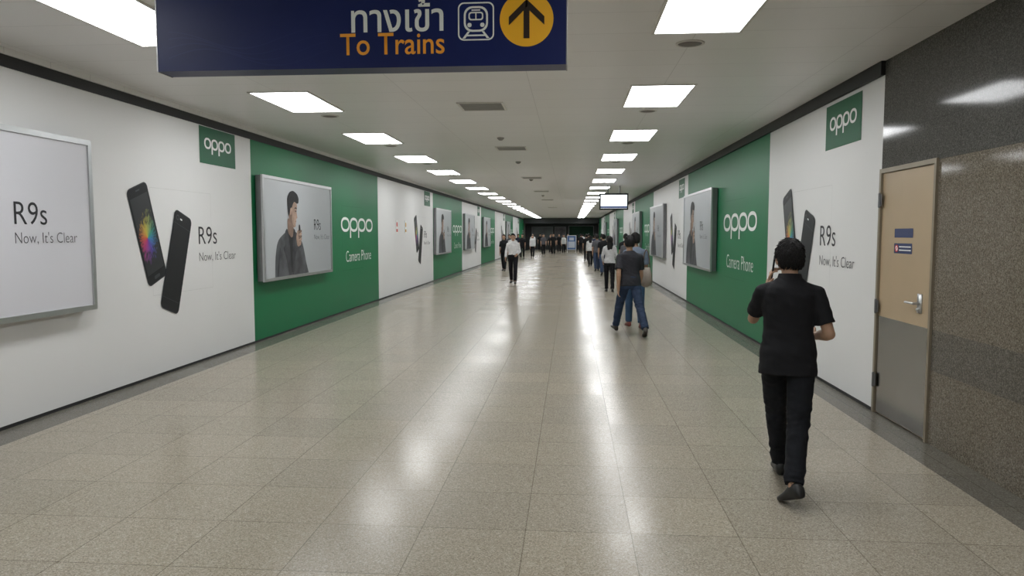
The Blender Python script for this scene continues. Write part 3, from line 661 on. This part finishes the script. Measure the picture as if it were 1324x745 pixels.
    if vox<.0115:
        ex=B(); rnd=random.Random(7)
        for _ in range(2600 if vox<.009 else 300):
            d=V((rnd.gauss(0,1),rnd.gauss(0,1),rnd.gauss(0,1))).normalized()
            if d.z<thr(d)+.10: continue
            kk_=hf(d); p=V((d.x*.077*kk_.x,-.006+d.y*.096*kk_.y,.008+d.z*.116*kk_.z)); n_=d
            crown=V((.1,-.35,.92)); fl=(d-crown); fl=(fl-n_*fl.dot(n_)); fl=fl.normalized() if fl.length>.05 else V((1,0,0))
            L_=rnd.uniform(.016,.032); q=p+(fl*1.0+V((rnd.uniform(-.2,.2),rnd.uniform(-.2,.2),0))+n_*rnd.uniform(-.22,.10))*L_
            ex.capsule(HM@(p-n_*.002),HM@q,.0042,.0014,True,True,5)
        TB(ex)
    TB(hb); remesh(hb,'hair',mat('hair_black',hair,.6,var=.3,scale=60,bump=.4,bscale=140,spec=.2),max(.006,vox*.8),root,1,None,ex)
    if face:
        for sd in (-1,1):
            e=B(); e.ell(HM@V((sd*.031,.0865,.012)),(.013,.007,.007),HR3,None,12,8); TB(e); obj_from(e,'eye',mat('eye_dark',(.03,.02,.02),.3),root,True)
            e=B(); e.capsule(HM@V((sd*.018,.093,.034)),HM@V((sd*.046,.083,.036)),.0035,.003); TB(e); obj_from(e,'eyebrow',mat('hair_black',hair),root,True)
        e=B(); e.ell(HM@V((0,.0965,-.052)),(.022,.006,.006),HR3,None,12,8); TB(e); obj_from(e,'mouth',mat('lip',(.28,.09,.08),.5),root,True)
    def W(p):
        rm=Matrix.Translation((x,y,0))@Matrix.Rotation(math.radians(head),4,'Z'); return rm@(root_in@(UB@V(p)))
    return root,W

armsH=(((-.228,.16,1.185),(-.130,.11,1.42),(.08,-.40,.85),(.9,-.1,0)),((.252,-.03,1.105),(.165,.19,1.075),(-.35,.9,.1),(-.5,-.2,.8)))
P1=person('person in black polo and trousers, hand raised to ear, walking away',1.43,4.93,-14,1.68,((25,10,.14),(-19,16,-.09,30)),armsH,
    shirt=(.010,.010,.012),trousers=(.008,.009,.012),vox=.0075,collar=True,hem=.82,lean=4,turn=16,nod=8,face=True,hand_opt=(0,0),slv=.062,full=.05)
ph=empty('mobile_phone',P1[1]((-.106,.05,1.545)),math.radians(-14)); tag(ph,'black mobile phone held to the ear of walking person','phone')
b=B(); b.box((-.005,-.036,-.07),(.005,.036,.07)); o=obj_from(b,'phone_body',M_PHONE,ph); o.rotation_euler=(math.radians(20),math.radians(6),0)
b=B(); b.box((.0052,-.032,-.058),(.0062,.032,.058)); o=obj_from(b,'screen',M_PHONE2,ph); o.rotation_euler=(math.radians(20),math.radians(6),0)
P2=person('person in dark grey t-shirt and blue jeans striding away',.99,12.4,8,1.72,((33,10,-.18),(-28,10,.20)),('swing',14),shirt=(.030,.030,.036),trousers=(.030,.048,.090),shoe=(.03,.025,.02),vox=.010,hem=.88,lean=6)
P3=person('person in pale blue shirt and jeans walking with bag on shoulder',1.16,13.4,4,1.72,((14,4),(-12,12)),('swing',8),shirt=(.15,.18,.24),trousers=(.05,.10,.19),shoe=(.2,.05,.04),vox=.011,hem=.88)
bg=empty('shoulder_bag',(1.29,12.80,.78),math.radians(-20)); tag(bg,'beige leather shoulder bag carried at walking person\'s hip','bag')
b=B(); R=[]
for z,rx,ry in ((0,.06,.03),(.02,.10,.05),(.09,.118,.065),(.17,.112,.060),(.25,.095,.045),(.31,.075,.028),(.325,.06,.012)):
    R.append([V((rx*math.copysign(abs(math.cos(t))**.8,math.cos(t)),ry*math.sin(t),z+.02*math.cos(t)**2)) for t in [2*math.pi*i/24 for i in range(24)]])
b.rings(R); obj_from(b,'bag_body',mat('bag_beige',(.26,.22,.185),.6,var=.2,bump=.2),bg,True)
b=B()
for i in range(14):
    t0,t1=[math.pi*k/14 for k in (i,i+1)]; b.capsule((.06*math.cos(t0),.03,.30+.34*math.sin(t0)),(.06*math.cos(t1),.03,.30+.34*math.sin(t1)),.010,.010,n=8)
obj_from(b,'strap',mat('strap_brown',(.10,.06,.04),.5),bg,True)
person('person with long black hair, white blouse and black trousers, walking away',1.13,21.6,0,1.62,((12,4),(-10,12)),(((-.22,-.03,1.13),(-.20,.12,.95)),((.22,.0,1.13),(.14,.18,1.05))),shirt=(.55,.55,.56),trousers=(.010,.010,.012),style='long',female=True,vox=.010,hem=.90,sleeve='long')
person('person in white shirt and black trousers walking forward',-1.96,25.,180,1.70,((16,4),(-12,16)),(((-.22,-.02,1.12),(-.15,.17,1.02)),((.24,-.06,1.13),(.26,.04,.90))),shirt=(.72,.72,.72),trousers=(.010,.010,.013),vox=.010,tuck=True,collar=True,face=True,sleeve='long')
blk=(.012,.012,.014); wht=(.6,.6,.6); gry=(.09,.09,.1); jean=(.04,.06,.11); navy=(.02,.025,.05)
crowd=[
 (-3.05,33.5,175,1.66,blk,blk,'long',1,'black top and black trousers, long hair'),(-2.75,34.8,185,1.68,wht,blk,'short',0,'white shirt and black trousers'),
 (-3.75,45.,180,1.66,gry,blk,'short',0,'grey shirt and black trousers'),
 (1.95,26.5,3,1.70,blk,blk,'short',0,'black shirt and black trousers'),(1.75,23.2,0,1.62,gry,jean,'pony',1,'grey top and jeans, tied hair'),
 (1.33,30.2,-3,1.68,blk,jean,'short',0,'black shirt and blue jeans'),(1.62,32.,2,1.62,navy,blk,'long',1,'navy top and black trousers, long hair'),
 (1.18,33.5,0,1.66,gry,jean,'short',0,'grey shirt and blue jeans'),(1.50,36.3,0,1.70,blk,navy,'short',0,'black shirt and navy trousers'),
 (1.0,38.2,4,1.6,wht,blk,'long',1,'white blouse and black trousers, long hair'),(1.36,40.5,0,1.7,navy,blk,'short',0,'navy shirt and black trousers'),
 (.96,46.,0,1.68,blk,blk,'short',0,'black shirt and black trousers'),(1.5,48.5,0,1.62,gry,blk,'pony',1,'grey top and black trousers, tied hair'),
 (-3.3,50.,180,1.68,blk,blk,'short',0,'black shirt and black trousers'),(-2.65,51.,180,1.62,wht,blk,'long',1,'white blouse and black trousers, long hair'),
 (-2.15,58.,178,1.66,gry,blk,'short',0,'grey shirt and black trousers'),
 (-1.4,59.,180,1.7,blk,blk,'short',0,'black shirt and black trousers'),
 (-.6,62.5,180,1.62,wht,blk,'pony',1,'white top and black trousers, tied hair'),(.85,64.,0,1.68,blk,blk,'short',0,'black shirt and black trousers'),
 (-3.3,64.,180,1.7,wht,blk,'short',0,'white shirt and black trousers'),
 (-2.6,68.,180,1.64,blk,blk,'long',1,'black top and black trousers, long hair'),(-1.9,70.,180,1.7,navy,blk,'short',0,'navy shirt and black trousers'),
 (-4.0,56.,180,1.66,navy,blk,'short',0,'navy shirt and black trousers'),
 (-1.05,66.,180,1.68,blk,blk,'short',0,'black shirt and black trousers'),(-.7,70.5,180,1.64,gry,blk,'long',1,'grey top and black trousers, long hair'),
 (-1.75,63.,180,1.62,blk,blk,'pony',1,'black top and black trousers, tied hair'),(-3.0,72.,180,1.7,blk,blk,'short',0,'black shirt and black trousers'),
 (1.45,60.,0,1.7,blk,blk,'short',0,'black shirt and black trousers'),(1.1,69.,0,1.66,wht,blk,'short',0,'white shirt and black trousers'),
 (-.3,73.,180,1.7,blk,blk,'short',0,'black shirt and black trousers'),(.6,73.5,0,1.64,blk,blk,'long',1,'black top and black trousers, long hair'),
]
for i,(x,y,hd,h,c1,c2,stl,fem,lb) in enumerate(crowd):
    a=random.uniform(8,20); L=((a,4),(-a*.8,14)); 
    if i%2: L=(L[1],L[0])
    person('person in '+lb+(', walking forward' if hd>90 else ', walking away'),x,y,hd+random.uniform(-6,6),h,L,('swing',random.uniform(-14,14)),shirt=c1,trousers=c2,style=stl,female=bool(fem),vox=.014 if y<40 else .02,face=(hd>90 and y<40),sleeve='long' if c1==wht else 'short')

# ------------------------------------------------------------------ world, camera
w=bpy.data.worlds.new('world'); S.world=w; w.use_nodes=True; w.node_tree.nodes['Background'].inputs[0].default_value=(.5,.5,.5,1); w.node_tree.nodes['Background'].inputs[1].default_value=.1
cam=bpy.data.cameras.new('camera'); cam.sensor_width=36; cam.lens=950/1324*36; cam.clip_end=300
co=bpy.data.objects.new('camera',cam); COL.objects.link(co); co.location=(0,0,1.7)
co.rotation_euler=(math.radians(90-4.231),0,math.radians(4.574)); S.camera=co
